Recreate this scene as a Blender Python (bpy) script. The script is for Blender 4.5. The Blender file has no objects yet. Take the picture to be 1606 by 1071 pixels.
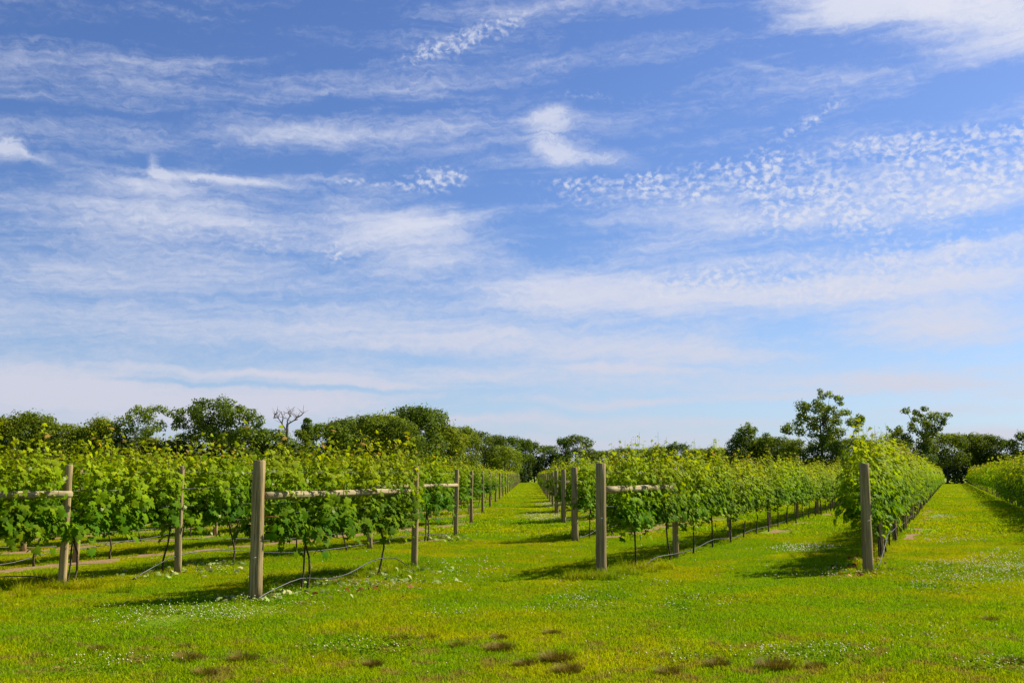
import bpy, math, random
import numpy as np
from mathutils import Vector
S = bpy.context.scene
rnd = random.Random(7)
R = np.random.default_rng(11)
PI = math.pi

# ------------------------------------------------------------------ camera
CAMH, FPX, CX, CY, HZ = 1.6, 1600.0, 803.0, 535.5, 745.0
PITCH = math.atan((HZ - CY) / FPX)
cam_d = bpy.data.cameras.new('camera'); cam = bpy.data.objects.new('camera', cam_d)
S.collection.objects.link(cam); S.camera = cam
cam.location = (0, 0, CAMH); cam.rotation_euler = (PI / 2 + PITCH, 0, 0)
cam_d.sensor_width = 36; cam_d.lens = FPX / 1606 * 36; cam_d.clip_end = 6000; cam_d.clip_start = .1

def ray(px, py):
    a, b = (px - CX) / FPX, (CY - py) / FPX
    c, s = math.cos(PITCH), math.sin(PITCH)
    return Vector((a, c - b * s, s + b * c))
def at(px, py, z=0.0):                       # photo pixel -> point on the ground
    r = ray(px, py); t = (z - CAMH) / r.z
    return Vector((r.x * t, r.y * t))
def pxof(x, y, z=0.0):
    c, s = math.cos(PITCH), math.sin(PITCH)
    dz = z - CAMH; dep = y * c + dz * s; up = -y * s + dz * c
    dep = max(dep, 1e-3)
    return CX + FPX * x / dep, CY - FPX * up / dep
def hat(px, py, Y):                          # height of pixel at depth Y
    r = ray(px, py); return CAMH + r.z / r.y * Y
def xat(px, Y): return (px - CX) / FPX * Y * (math.cos(PITCH) + .0)

# ------------------------------------------------------------------ sun, world
SUN_EL = math.radians(42)
sd = Vector((.88, .47, 0)).normalized()      # towards the sun, on the ground
sun_vec = Vector((sd.x * math.cos(SUN_EL), sd.y * math.cos(SUN_EL), math.sin(SUN_EL)))
sl = bpy.data.lights.new('sun', 'SUN'); sl.energy = 5.0; sl.angle = math.radians(.5); sl.color = (1, .94, .80)
sun = bpy.data.objects.new('sun', sl); S.collection.objects.link(sun)
sun.rotation_euler = sun_vec.to_track_quat('Z', 'Y').to_euler()
S.view_settings.view_transform = 'Standard'; S.view_settings.look = 'None'
S.view_settings.gamma = 1; S.view_settings.use_curve_mapping = False
S.view_settings.exposure = 0.88
S.render.engine = 'CYCLES'
S.cycles.max_bounces = 6; S.cycles.diffuse_bounces = 3; S.cycles.transmission_bounces = 3
S.cycles.transparent_max_bounces = 4

class NT:
    """tiny node expression helper"""
    def __init__(s, t): s.t = t; s.n = t.nodes; s.l = t.links
    def new(s, ty, **k):
        n = s.n.new(ty)
        for a, b in k.items(): setattr(n, a, b)
        return n
    def put(s, sock, v):
        if isinstance(v, bpy.types.NodeSocket): s.l.new(v, sock)
        elif v is not None:
            if hasattr(sock.default_value, '__len__') and len(sock.default_value) == 4 and len(v) == 3: v = (*v, 1)
            sock.default_value = v
    def m(s, op, a, b=None, c=None, clamp=False):
        n = s.new('ShaderNodeMath', operation=op, use_clamp=clamp)
        for i, v in enumerate((a, b, c)):
            if v is not None: s.put(n.inputs[i], v)
        return n.outputs[0]
    def vm(s, op, a, b=None):
        n = s.new('ShaderNodeVectorMath', operation=op); s.put(n.inputs[0], a)
        if b is not None: s.put(n.inputs[3] if op == 'SCALE' else n.inputs[1], b)
        return n.outputs[0]
    def xyz(s, x, y, z=0.0):
        n = s.new('ShaderNodeCombineXYZ')
        for i, v in enumerate((x, y, z)): s.put(n.inputs[i], v)
        return n.outputs[0]
    def sep(s, v):
        n = s.new('ShaderNodeSeparateXYZ'); s.l.new(v, n.inputs[0]); return n.outputs
    def noise(s, v, scale, detail=4, rough=.55, dist=0.0, color=False):
        n = s.new('ShaderNodeTexNoise'); 
        if v is not None: s.l.new(v, n.inputs['Vector'])
        n.inputs['Scale'].default_value = scale; n.inputs['Detail'].default_value = detail
        n.inputs['Roughness'].default_value = rough; n.inputs['Distortion'].default_value = dist
        return n.outputs['Color' if color else 'Fac']
    def rng(s, v, a, b, c=0.0, d=1.0, smooth=True):
        n = s.new('ShaderNodeMapRange'); n.interpolation_type = 'SMOOTHSTEP' if smooth else 'LINEAR'
        s.put(n.inputs[0], v)
        for i, q in enumerate((a, b, c, d)): s.put(n.inputs[i + 1], q)
        return n.outputs[0]
    def mix(s, f, a, b, blend='MIX'):
        n = s.new('ShaderNodeMix', data_type='RGBA', blend_type=blend)
        s.put(n.inputs[0], f); s.put(n.inputs[6], a); s.put(n.inputs[7], b); return n.outputs[2]

W = bpy.data.worlds.new('World'); S.world = W; W.use_nodes = True; W.cycles.sampling_method = 'MANUAL'; W.cycles.sample_map_resolution = 512
t = NT(W.node_tree); t.n.clear()
sky = t.new('ShaderNodeTexSky', sky_type='NISHITA'); sky.sun_disc = False
sky.sun_elevation = SUN_EL; sky.sun_rotation = math.atan2(sd.x, sd.y)
sky.air_density = 1.0; sky.dust_density = 0.6; sky.ozone_density = 2.2
dirv = t.new('ShaderNodeTexCoord').outputs['Generated']
X_, Y_, Z_ = t.sep(dirv)
az = t.m('ARCTAN2', X_, Y_); el = t.m('ARCSINE', Z_)
qx = t.m('MULTIPLY_ADD', az, 16.0, 8.03); qy = t.m('MULTIPLY_ADD', el, -16.0, 7.45)
q = t.xyz(qx, qy, t.m('MULTIPLY', Y_, .0))
def Q(px, py):
    r = ray(px, py).normalized()
    return 8.03 + 16 * math.atan2(r.x, r.y), 7.45 - 16 * math.asin(r.z)
w1 = t.vm('SUBTRACT', t.noise(q, .55, 4, .55, color=True), (.5, .5, .5))
qw = t.vm('ADD', q, t.vm('MULTIPLY', w1, (1.5, .40, 0)))
w2 = t.vm('SUBTRACT', t.noise(q, 2.6, 5, .6, color=True), (.5, .5, .5))
qf = t.vm('ADD', qw, t.vm('MULTIPLY', w2, (.30, .13, 0)))
def blob(px, py, rx, ry, amp, rot=0.0, coord=None, soft=1.0):
    """soft elliptical patch of cloud centred where the photograph has it"""
    cx, cy = Q(px, py)
    mp = t.new('ShaderNodeMapping', vector_type='TEXTURE')
    mp.inputs['Location'].default_value = (cx, cy, 0); mp.inputs['Rotation'].default_value = (0, 0, math.radians(rot))
    mp.inputs['Scale'].default_value = (rx / 100, ry / 100, 1)
    t.l.new(coord or qf, mp.inputs['Vector'])
    g = t.new('ShaderNodeTexGradient', gradient_type='SPHERICAL'); t.l.new(mp.outputs[0], g.inputs[0])
    return t.m('MULTIPLY', t.m('POWER', g.outputs['Fac'], soft) if soft != 1 else g.outputs['Fac'], amp)
def total(items):
    a = items[0]
    for b in items[1:]: a = t.m('ADD', a, b)
    return a
# thin cirrus veils (x, y, half width, half height, amount, tilt)
veil = [(150, 612, 700, 75, 1.15, 3), (160, 630, 620, 50, .7, 2), (420, 590, 300, 9, .8, 2), (560, 605, 260, 7, .6, 0), (330, 602, 200, 6, -.9, 1), (520, 612, 170, 6, -.9, 0), (860, 700, 1500, 60, .75, 0), (330, 355, 520, 85, .80, 6), (90, 330, 330, 90, .12, 12),
        (520, 515, 780, 85, .95, 2), (700, 590, 500, 22, .35, 0), (650, 350, 190, 70, .95, 8), (520, 214, 520, 40, .8, -4),
        (170, 275, 190, 26, .38, 10), (250, 130, 460, 60, .5, -3), (850, 450, 300, 50, .75, 8), (1240, 455, 560, 66, 1.0, -1),
        (1100, 470, 230, 40, .5, 4), (1480, 515, 200, 46, 1.5, 3), (1560, 430, 260, 60, .7, -4), (1200, 620, 420, 10, .7, -2), (900, 628, 300, 12, .6, 2), (1350, 595, 180, 14, .7, 3), (1500, 640, 220, 10, .6, 0), (1050, 660, 500, 14, .6, 0), (1000, 578, 160, 9, .6, 3), (740, 655, 260, 12, .6, -1), (1560, 672, 120, 16, .9, 0), (1540, 25, 380, 75, 1.25, 10),
        (1400, 0, 300, 40, 1.0, 0), (800, 10, 360, 36, .5, -2), (1000, 545, 480, 45, .85, 2), (950, 595, 330, 30, .6, 2),
        (850, 255, 200, 60, .4, 10), (1100, 350, 640, 70, .72, -2), (1200, 115, 260, 50, .5, 8), (1450, 600, 420, 40, .55, 0),
        (300, 20, 600, 40, .16, -4), (1500, 330, 300, 90, .3, 0), (60, 430, 300, 70, .18, 0)]
Dv = total([blob(*v) for v in veil])
rotv = t.new('ShaderNodeVectorRotate', rotation_type='Z_AXIS'); t.l.new(qf, rotv.inputs['Vector']); rotv.inputs['Angle'].default_value = math.radians(4)
sv = t.vm('MULTIPLY', rotv.outputs[0], (.20, 1.75, 1))
A = t.noise(sv, 1.0, 8, .62, .5)
sv2 = t.vm('MULTIPLY', t.vm('ADD', qf, t.vm('MULTIPLY', w2, (.3, .5, 0))), (1.1, 8.5, 1))
B = t.noise(sv2, 1.0, 5, .62, .3)
raw = t.m('ADD', t.m('MULTIPLY_ADD', A, 2.1, -1.03), t.m('MULTIPLY', Dv, .80))
raw = t.m('MULTIPLY_ADD', t.m('SUBTRACT', B, .5), .5, raw)
sc7 = t.vm('MULTIPLY', t.vm('ADD', q, t.vm('MULTIPLY', w2, (.5, .3, 0))), (4.6, 9.5, 1))
raw = t.m('MULTIPLY_ADD', t.m('SUBTRACT', t.noise(sc7, 1.0, 4, .6, .2), .5), .55, raw)
a_veil = t.m('MULTIPLY', t.rng(raw, -.05, 1.15), .84)
# crisp filaments: hook, left wisp, comma
hook = [(345, 282, 190, 10, 1.4, 1), (240, 258, 14, 30, .8, -8), (252, 274, 22, 12, .9, 35), (262, 277, 36, 12, .5, 22), (500, 281, 160, 8, .5, 0), (6, 230, 40, 34, 1.25, 15), (60, 250, 90, 12, .6, 12),
        (856, 205, 46, 60, 1.0, -20), (880, 245, 60, 30, .8, 20), (890, 192, 48, 34, .55, 10), (935, 246, 120, 26, .8, 10), (868, 172, 50, 16, .6, -15), (640, 378, 170, 12, .5, 2), (1185, 105, 70, 12, .55, 18),
        (1040, 598, 46, 12, .7, 12), (860, 455, 130, 14, .55, 12), (740, 196, 260, 14, .45, -5), (1495, 8, 240, 42, 1.2, 8), (1590, 45, 70, 40, .8, 40),
        (1430, 512, 110, 20, .8, 6), (1300, 445, 330, 26, .5, -1), (700, 276, 90, 26, .45, 4)]
qh = t.vm('ADD', q, t.vm('MULTIPLY', w2, (.22, .16, 0)))
Dh = total([blob(*v, coord=qh) for v in hook])
a_hook = t.rng(t.m('MULTIPLY', Dh, t.m('MULTIPLY_ADD', B, 2.2, -.15)), .05, 1.25, 0, .66)
# mackerel sky (altocumulus) puffs
puffm = [(1230, 272, 470, 46, 1.5, -4), (1470, 268, 300, 60, 1.4, -6), (1380, 325, 340, 46, 1.3, -3), (950, 288, 180, 16, .9, 0), (1250, 205, 90, 22, .7, -20), (1300, 165, 70, 16, .5, -35),
         (730, 58, 150, 26, 1.35, -24), (690, 280, 90, 34, 1.0, 0), (1420, 410, 460, 60, 1.0, -4), (1200, 450, 380, 50, .7, 0), (560, 285, 160, 12, .7, 0), (1190, 560, 300, 30, .3, 0), (800, 470, 240, 40, .5, 10), (930, 150, 90, 14, .6, 6), (1020, 160, 40, 20, .4, 0), (1180, 75, 160, 20, .3, 0), (540, 390, 60, 30, .5, 0), (380, 370, 420, 60, .45, 4)]
Dp = total([blob(*v, coord=qw) for v in puffm])
sp = t.vm('MULTIPLY', t.vm('ADD', q, t.vm('MULTIPLY', w2, (.22, .16, 0))), (9.0, 12.5, 1))
C = t.noise(sp, 1.0, 3, .55, .25)
vo = t.new('ShaderNodeTexVoronoi', feature='SMOOTH_F1'); t.l.new(sp, vo.inputs['Vector']); vo.inputs['Scale'].default_value = 1.0; vo.inputs['Smoothness'].default_value = .5
C = t.m('MULTIPLY_ADD', t.m('SUBTRACT', 1.0, vo.outputs['Distance']), .34, t.m('MULTIPLY', C, .95))
a_puff = t.m('MULTIPLY', t.rng(t.m('ADD', C, t.m('MULTIPLY', t.m('MINIMUM', Dp, 1.0), .16)), .64, 1.02), t.m('MULTIPLY', t.rng(Dp, .03, .8, 0, .80), t.rng(t.noise(q, 1.3, 3, .6), .32, .62, .35, 1.0)))
inv = t.m('MULTIPLY', t.m('MULTIPLY', t.m('SUBTRACT', 1.0, a_veil), t.m('SUBTRACT', 1.0, a_hook)), t.m('SUBTRACT', 1.0, a_puff))
alpha = t.m('SUBTRACT', 1.0, inv)
hs = t.new('ShaderNodeHueSaturation'); t.l.new(sky.outputs[0], hs.inputs['Color'])
hs.inputs['Hue'].default_value = .510; hs.inputs['Saturation'].default_value = 1.12; hs.inputs['Value'].default_value = 1.0
skyc = t.mix(1.0, hs.outputs[0], (.88, 1.03, 1.27), 'MULTIPLY')
hor = t.rng(el, 0.0, .22, 1, 0)
skyc = t.mix(t.m('MULTIPLY', hor, .5), skyc, (5.0, 6.2, 8.9))
cloud = t.mix(t.rng(el, 0.0, .3, 1, 0), (7.8, 8.0, 9.0), (6.5, 6.4, 7.4))
final = t.mix(alpha, skyc, cloud)
final = t.mix(t.rng(el, -.03, -.005, 1, 0), final, (.9, 1.1, .4))
bg = t.new('ShaderNodeBackground'); t.l.new(final, bg.inputs[0]); bg.inputs[1].default_value = .054
wo = t.new('ShaderNodeOutputWorld'); t.l.new(bg.outputs[0], wo.inputs[0])

# ------------------------------------------------------------------ helpers
def mk(name, V, F, mats=(), mi=None, col=None, smooth=False):
    V = np.asarray(V, np.float32); F = np.asarray(F, np.int32)
    me = bpy.data.meshes.new(name); n, k = F.shape
    me.vertices.add(len(V)); me.vertices.foreach_set('co', V.ravel())
    me.loops.add(n * k); me.loops.foreach_set('vertex_index', F.ravel())
    me.polygons.add(n); me.polygons.foreach_set('loop_start', np.arange(0, n * k, k, dtype=np.int32))
    for m_ in mats: me.materials.append(m_)
    if mi is not None: me.polygons.foreach_set('material_index', np.asarray(mi, np.int32))
    if smooth: me.polygons.foreach_set('use_smooth', np.ones(n, bool))
    if col is not None:
        c = np.ones((len(V), 4), np.float32); c[:, :3] = col
        a = me.color_attributes.new('Col', 'FLOAT_COLOR', 'POINT'); a.data.foreach_set('color', c.ravel())
    me.update(calc_edges=True); return me
def link(name, me, parent=None, loc=None):
    o = bpy.data.objects.new(name, me); S.collection.objects.link(o)
    if parent: o.parent = parent
    if loc is not None: o.location = loc
    return o
def tag(o, label=None, cat=None, group=None, kind=None):
    if label: o['label'] = label
    if cat: o['category'] = cat
    if group: o['group'] = group
    if kind: o['kind'] = kind
    return o
def empty(name, loc, rz=0.0):
    o = bpy.data.objects.new(name, None); S.collection.objects.link(o)
    o.location = loc; o.rotation_euler = (0, 0, rz); o.empty_display_size = .2; return o

class MB:
    """collects tubes and triangles (all stored as triangles)"""
    def __init__(s): s.V = []; s.F = []; s.C = []; s.M = []; s.n = 0
    def add(s, V, F, col=(1, 1, 1), mi=0):
        V = np.asarray(V, float); F = np.asarray(F, int)
        s.V.append(V); s.F.append(F + s.n); s.n += len(V)
        c = np.asarray(col, float); s.C.append(np.broadcast_to(c, (len(V), 3)) if c.ndim == 1 else c)
        s.M.append(np.full(len(F), mi))
    def tube(s, pts, rad, sides=6, col=(1, 1, 1), mi=0, caps=True, jit=0.0):
        pts = [np.asarray(p, float) for p in pts]; n = len(pts)
        rad = [rad] * n if np.isscalar(rad) else rad
        V = []; a = np.arange(sides) * 2 * PI / sides
        up = None
        for i in range(n):
            d = pts[min(i + 1, n - 1)] - pts[max(i - 1, 0)]; d = d / (np.linalg.norm(d) + 1e-9)
            if up is None: up = np.array([1., 0, 0]) if abs(d[0]) < .8 else np.array([0, 1., 0])
            u = up - d * up.dot(d); u /= np.linalg.norm(u); v = np.cross(d, u); up = u
            r = rad[i] * (1 + (R.uniform(-jit, jit, sides) if jit else 0))
            V.append(pts[i] + np.outer(np.cos(a) * r, u) + np.outer(np.sin(a) * r, v))
        F = []
        for i in range(n - 1):
            for j in range(sides):
                p, q_ = i * sides + j, i * sides + (j + 1) % sides
                F += [(p, q_, q_ + sides), (p, q_ + sides, p + sides)]
        V = np.vstack(V)
        if caps:
            V = np.vstack([V, pts[0], pts[-1]]); b, e = n * sides, n * sides + 1
            for j in range(sides):
                F.append((b, (j + 1) % sides, j)); F.append((e, (n - 1) * sides + j, (n - 1) * sides + (j + 1) % sides))
        s.add(V, F, col, mi)
    def mesh(s, name, mats, smooth=False):
        return mk(name, np.vstack(s.V), np.vstack(s.F), mats, np.concatenate(s.M), np.vstack(s.C), smooth)

def frames(n, tdir):
    """orthonormal frames: n normals, tdir preferred leaf direction"""
    n = n / (np.linalg.norm(n, axis=1, keepdims=True) + 1e-9)
    a = tdir - n * (n * tdir).sum(1, keepdims=True); a /= (np.linalg.norm(a, axis=1, keepdims=True) + 1e-9)
    return n, a, np.cross(n, a)
LEAF = np.array([(0, 0, 0), (.42, -.18, -.06), (.60, .22, -.04), (.36, .38, .03), (.50, .78, -.05), (.20, .70, .04), (0, 1.12, -.10),
                 (-.20, .70, .04), (-.50, .78, -.05), (-.36, .38, .03), (-.60, .22, -.04), (-.42, -.18, -.06), (0, .40, .09)])
LEAFF = np.array([(12, i, i % 11 + 1) for i in range(1, 11)] + [(12, 11, 0), (12, 0, 1)])
LEAFF = np.array([(12, i, i + 1) for i in range(0, 11)] + [(12, 11, 0)])
OVAL = np.array([(0, 0, 0), (.38, .32, -.05), (.30, .75, 0), (0, 1, -.1), (-.30, .75, 0), (-.38, .32, -.05)])
OVALF = np.array([(0, 1, 2), (0, 2, 3), (0, 3, 4), (0, 4, 5)])
DIA = np.array([(0, 0, 0), (.5, .5, -.08), (0, 1, 0), (-.5, .5, -.08)]); DIAF = np.array([(0, 1, 2), (0, 2, 3)])
def scatter(mb, P, N, T, size, col, tmpl=LEAF, tf=LEAFF, mi=0):
    n_, a, b = frames(N, T); k = len(tmpl); n = len(P)
    size = np.broadcast_to(size, (n,))[:, None, None]
    V = P[:, None, :] + size * (tmpl[None, :, 0:1] * b[:, None, :] + tmpl[None, :, 1:2] * a[:, None, :] + tmpl[None, :, 2:3] * n_[:, None, :])
    F = tf[None] + (np.arange(n) * k)[:, None, None]
    mb.add(V.reshape(-1, 3), F.reshape(-1, 3), np.repeat(col, k, axis=0), mi)

# ------------------------------------------------------------------ materials
def mat(name, fn):
    m_ = bpy.data.materials.new(name); m_.use_nodes = True; t = NT(m_.node_tree); t.n.clear()
    sh = fn(t); o = t.new('ShaderNodeOutputMaterial'); t.l.new(sh, o.inputs[0]); return m_
def princ(t, col, rough=.8, spec=.3, bump=None, bs=.3, bd=.02):
    p = t.new('ShaderNodeBsdfPrincipled'); t.put(p.inputs['Base Color'], col); t.put(p.inputs['Roughness'], rough)
    p.inputs['Specular IOR Level'].default_value = spec
    if bump is not None:
        b = t.new('ShaderNodeBump'); b.inputs['Strength'].default_value = bs; b.inputs['Distance'].default_value = bd
        t.l.new(bump, b.inputs['Height']); t.l.new(b.outputs[0], p.inputs['Normal'])
    return p.outputs[0]
def leafmat(name, trans, rough, spec, tint=(1.25, 1.3, .6), vary=0.0, wn=None):
    def f(t):
        a = t.new('ShaderNodeAttribute'); a.attribute_name = 'Col'; c = a.outputs['Color']
        if vary:
            oi = t.new('ShaderNodeObjectInfo').outputs['Random']
            h = t.new('ShaderNodeHueSaturation'); t.l.new(c, h.inputs['Color'])
            t.l.new(t.rng(oi, 0, 1, .5 - vary * .12, .5 + vary * .06, False), h.inputs['Hue'])
            t.l.new(t.rng(t.m('FRACT', t.m('MULTIPLY', oi, 7.3)), 0, 1, 1 - vary, 1 + vary, False), h.inputs['Value'])
            c = h.outputs[0]
        if wn: c = wn(t, c)
        p = princ(t, c, rough, spec)
        tr = t.new('ShaderNodeBsdfTranslucent'); t.l.new(t.mix(1.0, c, tint, 'MULTIPLY'), tr.inputs[0])
        mx = t.new('ShaderNodeMixShader'); mx.inputs[0].default_value = trans
        t.l.new(p, mx.inputs[1]); t.l.new(tr.outputs[0], mx.inputs[2]); return mx.outputs[0]
    return mat(name, f)
M_vine = leafmat('vine_leaf', .38, .6, .03, (1.6, 1.45, .3), .14)
M_tree = leafmat('tree_leaf', .40, .7, .08, (1.3, 1.3, .5), .10)
def grass_tint(t, c):
    P = t.new('ShaderNodeNewGeometry').outputs['Position']
    a = t.noise(P, .16, 4, .6); b = t.noise(P, .9, 4, .6); d = t.noise(P, 3.2, 3, .6)
    ye = t.rng(t.m('MULTIPLY_ADD', b, .5, t.m('MULTIPLY', a, .6)), .46, .68)
    c = t.mix(t.m('MULTIPLY', ye, .9), t.mix(1.0, c, (.70, .95, .9), 'MULTIPLY'), t.mix(1.0, c, (1.3, 1.08, .8), 'MULTIPLY'))
    py = t.sep(P)[1]
    near = t.rng(py, 8.5, 12.5, 1, 0)
    th = t.m('MULTIPLY', t.rng(t.m('MULTIPLY_ADD', near, .085, d), .60, .72), .75)
    c = t.mix(th, c, (.30, .20, .055))
    return c
M_grass = leafmat('grass_blade', .35, .8, .02, (1.3, 1.3, .5), .10, grass_tint)
def f_ground(t):
    P = t.new('ShaderNodeNewGeometry').outputs['Position']
    n = t.noise(P, 9, 6, .7); n2 = t.noise(P, 45, 3, .7)
    c = t.mix(t.rng(n, .3, .7), (.12, .165, .002), (.22, .245, .003))  # greens lowered to carry the shade blades cast on each other
    c = t.mix(t.rng(n2, .55, .75, 0, .5), c, (.05, .09, .01))
    c = grass_tint(t, c)
    return princ(t, c, .9, .1, t.m('ADD', n, t.m('MULTIPLY', n2, .4)), .6, .05)
M_ground = mat('turf', f_ground)
def f_soil(t):
    P = t.new('ShaderNodeNewGeometry').outputs['Position']
    n = t.noise(P, 6, 6, .7); n2 = t.noise(P, 30, 4, .7)
    c = t.mix(t.rng(n, .3, .7), (.20, .115, .06), (.33, .20, .11)); c = t.mix(t.rng(n2, .5, .62, 0, .8), c, (.12, .13, .02))
    return princ(t, c, .95, .05, n2, .7, .03)
M_soil = mat('bare_soil', f_soil)
def f_wood(base, light, moss):
    def f(t):
        tc = t.new('ShaderNodeTexCoord').outputs['Object']; oi = t.new('ShaderNodeObjectInfo').outputs['Random']
        tc = t.vm('ADD', tc, t.xyz(t.m('MULTIPLY', oi, 7.0), 0.0, t.m('MULTIPLY', oi, 3.0)))
        g = t.noise(t.vm('MULTIPLY', tc, (28, 28, 1.3)), 1, 6, .65, .4)
        b = t.noise(tc, 3.5, 4, .6); k = t.noise(t.vm('MULTIPLY', tc, (60, 60, 1.0)), 1, 2, .5)
        c = t.mix(t.rng(g, .3, .72), base, light)
        c = t.mix(t.rng(b, .55, .72, 0, .6), c, moss)
        c = t.mix(t.rng(k, .62, .72, 0, .75), c, (.045, .034, .022))
        c = t.mix(t.m('MULTIPLY', oi, .3), c, (.20, .15, .085))
        return princ(t, c, .85, .2, t.m('SUBTRACT', g, k), .6, .012)
    return f
M_post = mat('weathered_post_wood', f_wood((.17, .115, .045), (.46, .335, .145), (.22, .195, .05)))
M_rail = mat('pale_brace_wood', f_wood((.24, .18, .08), (.46, .38, .20), (.24, .22, .07)))
def f_bark(a, b):
    return lambda t: (lambda n: princ(t, t.mix(t.rng(n, .35, .7), a, b), .9, .2, n, .8, .01))(t.noise(t.vm('MULTIPLY', t.new('ShaderNodeTexCoord').outputs['Object'], (30, 30, 6)), 1, 5, .65))
M_bark = mat('vine_bark', f_bark((.035, .022, .014), (.12, .085, .055)))
M_trunk = mat('tree_bark', f_bark((.05, .042, .03), (.13, .11, .085)))
M_dead = mat('dead_wood', f_bark((.12, .095, .08), (.22, .19, .165)))
M_hose = mat('drip_hose', lambda t: princ(t, t.mix(t.noise(t.new('ShaderNodeNewGeometry').outputs['Position'], 6), (.008, .008, .008), (.032, .030, .026)), .45, .5))
M_wire = mat('trellis_wire', lambda t: princ(t, (.22, .22, .21), .4, .6))
M_rust = mat('rusty_metal', lambda t: princ(t, t.mix(t.noise(t.new('ShaderNodeTexCoord').outputs['Object'], 30), (.16, .05, .02), (.34, .12, .05)), .8, .3))
M_zinc = mat('galvanised_metal', lambda t: princ(t, (.55, .56, .58), .35, .8))
M_flower = mat('clover_white', lambda t: princ(t, (.52, .48, .30), .8, .2))
M_dry = leafmat('dry_leaf', .2, .7, .2, (1.1, 1, .8))

# ------------------------------------------------------------------ rows
_d = ray(1490, HZ); D = Vector((_d.x, _d.y)).normalized(); NRM = Vector((D.y, -D.x))   # along the rows / to the camera's right
E0, E1 = at(1362, 900), at(943, 905)
RP = {0: E0, 1: E1, 2: at(902, 850), 3: at(884, 821.5), 4: at(873, 806.5)}
for k in range(5, 26):
    RP[k] = RP[4] + Vector((.175, 8.55)) * (k - 4) * 1.0
RP[-1] = at(1605, 799)                                     # a point on the far right row
LA, LB = at(650, 893), at(815, 757.3)
def isect(p, d, a, b):
    e = b - a; den = d.x * e.y - d.y * e.x; w = a - p
    return (w.x * e.y - w.y * e.x) / den
LP = {}
for k in range(2, 26): LP[k] = RP[k] + D * isect(RP[k], D, LA, LB)
LP[2] = LA
TZ = [(-400, 118), (0, 122), (335, 128), (455, 135), (640, 158), (750, 190), (828, 222), (1000, 236), (1168, 196), (1285, 178), (1440, 182), (1500, 196), (1606, 190), (2100, 150)]
def treez(px): return float(np.interp(px, [a for a, _ in TZ], [b for _, b in TZ]))
def inside(p):
    px, _ = pxof(p.x, p.y); return p.y < treez(px) - 9 and p.y > 2
ang = math.atan2(D.y, D.x)
rows = []      # (k, side, start point, list of s for vines)
for k in range(-1, 26):
    if k == -1: st = RP[-1] - D * 26
    else: st = RP[k]
    ss = []; s = 1.55 if k == 1 else (1.05 if k > 1 else 1.2)
    while s < 230:
        p = st + D * s
        if not inside(p): break
        px, _ = pxof(p.x, p.y)
        if px > 1720: s += 1.85; continue
        ss.append(s); s += 1.85 + rnd.uniform(-.06, .06)
    rows.append((k, 'R', st, D, ss))
for k in range(2, 26):
    st = LP[k]; ss = []; s = 1.4
    lim = 4.6 if k == 2 else 400
    while s < lim:
        p = st - D * s; px, _ = pxof(p.x, p.y)
        if px < -170 or p.y < 9: break
        if inside(p): ss.append(s)
        s += 1.85 + rnd.uniform(-.06, .06)
    rows.append((k, 'L', st, -D, ss))
rows = [r for r in rows if r[4]]

# ------------------------------------------------------------------ ground
def ground():
    n = 120; xs = np.sign(np.linspace(-1, 1, n)) * np.abs(np.linspace(-1, 1, n)) ** 3 * 3000
    X, Y = np.meshgrid(xs, xs + 60); V = np.stack([X.ravel(), Y.ravel(), np.zeros(X.size)], 1)
    i = np.arange(n * n).reshape(n, n); F = np.stack([i[:-1, :-1], i[:-1, 1:], i[1:, 1:], i[1:, :-1]], -1).reshape(-1, 4)
    o = link('ground', mk('ground', V, F, [M_ground])); tag(o, kind='structure')
ground()
soil_zones = []     # (start, dir, s0, s1, half width)
def soil_strip(st, d, s0, s1, hw, off=0.0, z=.006):
    nn = Vector((d.y, -d.x)); n = max(6, int((s1 - s0) / .25)); V = []
    for i in range(n + 1):
        s = s0 + (s1 - s0) * i / n; e = min(1, i / 4, (n - i) / 4)
        a = hw * (1 + .35 * math.sin(s * 1.7) + rnd.uniform(-.25, .25)) * e; b = hw * (1 + .35 * math.sin(s * 2.3 + 2) + rnd.uniform(-.25, .25)) * e
        for w in (a, -b):
            p = st + d * s + nn * (off + w); V.append((p.x, p.y, z))
    F = [(2 * i, 2 * i + 1, 2 * i + 3, 2 * i + 2) for i in range(n)]
    o = link('soil_strip', mk('soil_strip', V, F, [M_soil])); tag(o, kind='structure')
    soil_zones.append((st + nn * off, d, s0, s1, hw * .9))
rk = {(k, sd_): (st, d, ss) for k, sd_, st, d, ss in rows}
dirn = {}
for (k, sd_), (st, d, ss) in rk.items():
    if sd_ == 'L' and k >= 4 and k < 14: soil_strip(st, d, 1, min(ss[-1], 60), .40, .25 * (1 if d.y < 0 else -1) * -1)
    if sd_ == 'L' and k == 3: soil_strip(st, d, .2, 3.2, .3)
    if sd_ == 'L' and k in (4, 5, 6): soil_strip(st, d, -1.1, 1.2, .35)
    if sd_ == 'R' and k == 1:
        for a, b in ((13.5, 17), (18.2, 21), (27, 30), (36, 40), (47, 60)): soil_strip(st, d, a, b, .3, .55)
    if sd_ == 'R' and k == 0:
        for a, b in ((6, 16), (18, 34)): soil_strip(st, d, a, b, .14, .32)
    if sd_ == 'R' and 1 < k < 9: soil_strip(st, d, 1.2, 25, .3, .3)
soil_strip(at(1480, 760.5), Vector((1, .1)).normalized(), -6, 8, 1.2)
sz = np.array([(a.x, a.y, d.x, d.y, s0, s1, hw) for a, d, s0, s1, hw in soil_zones])
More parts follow.
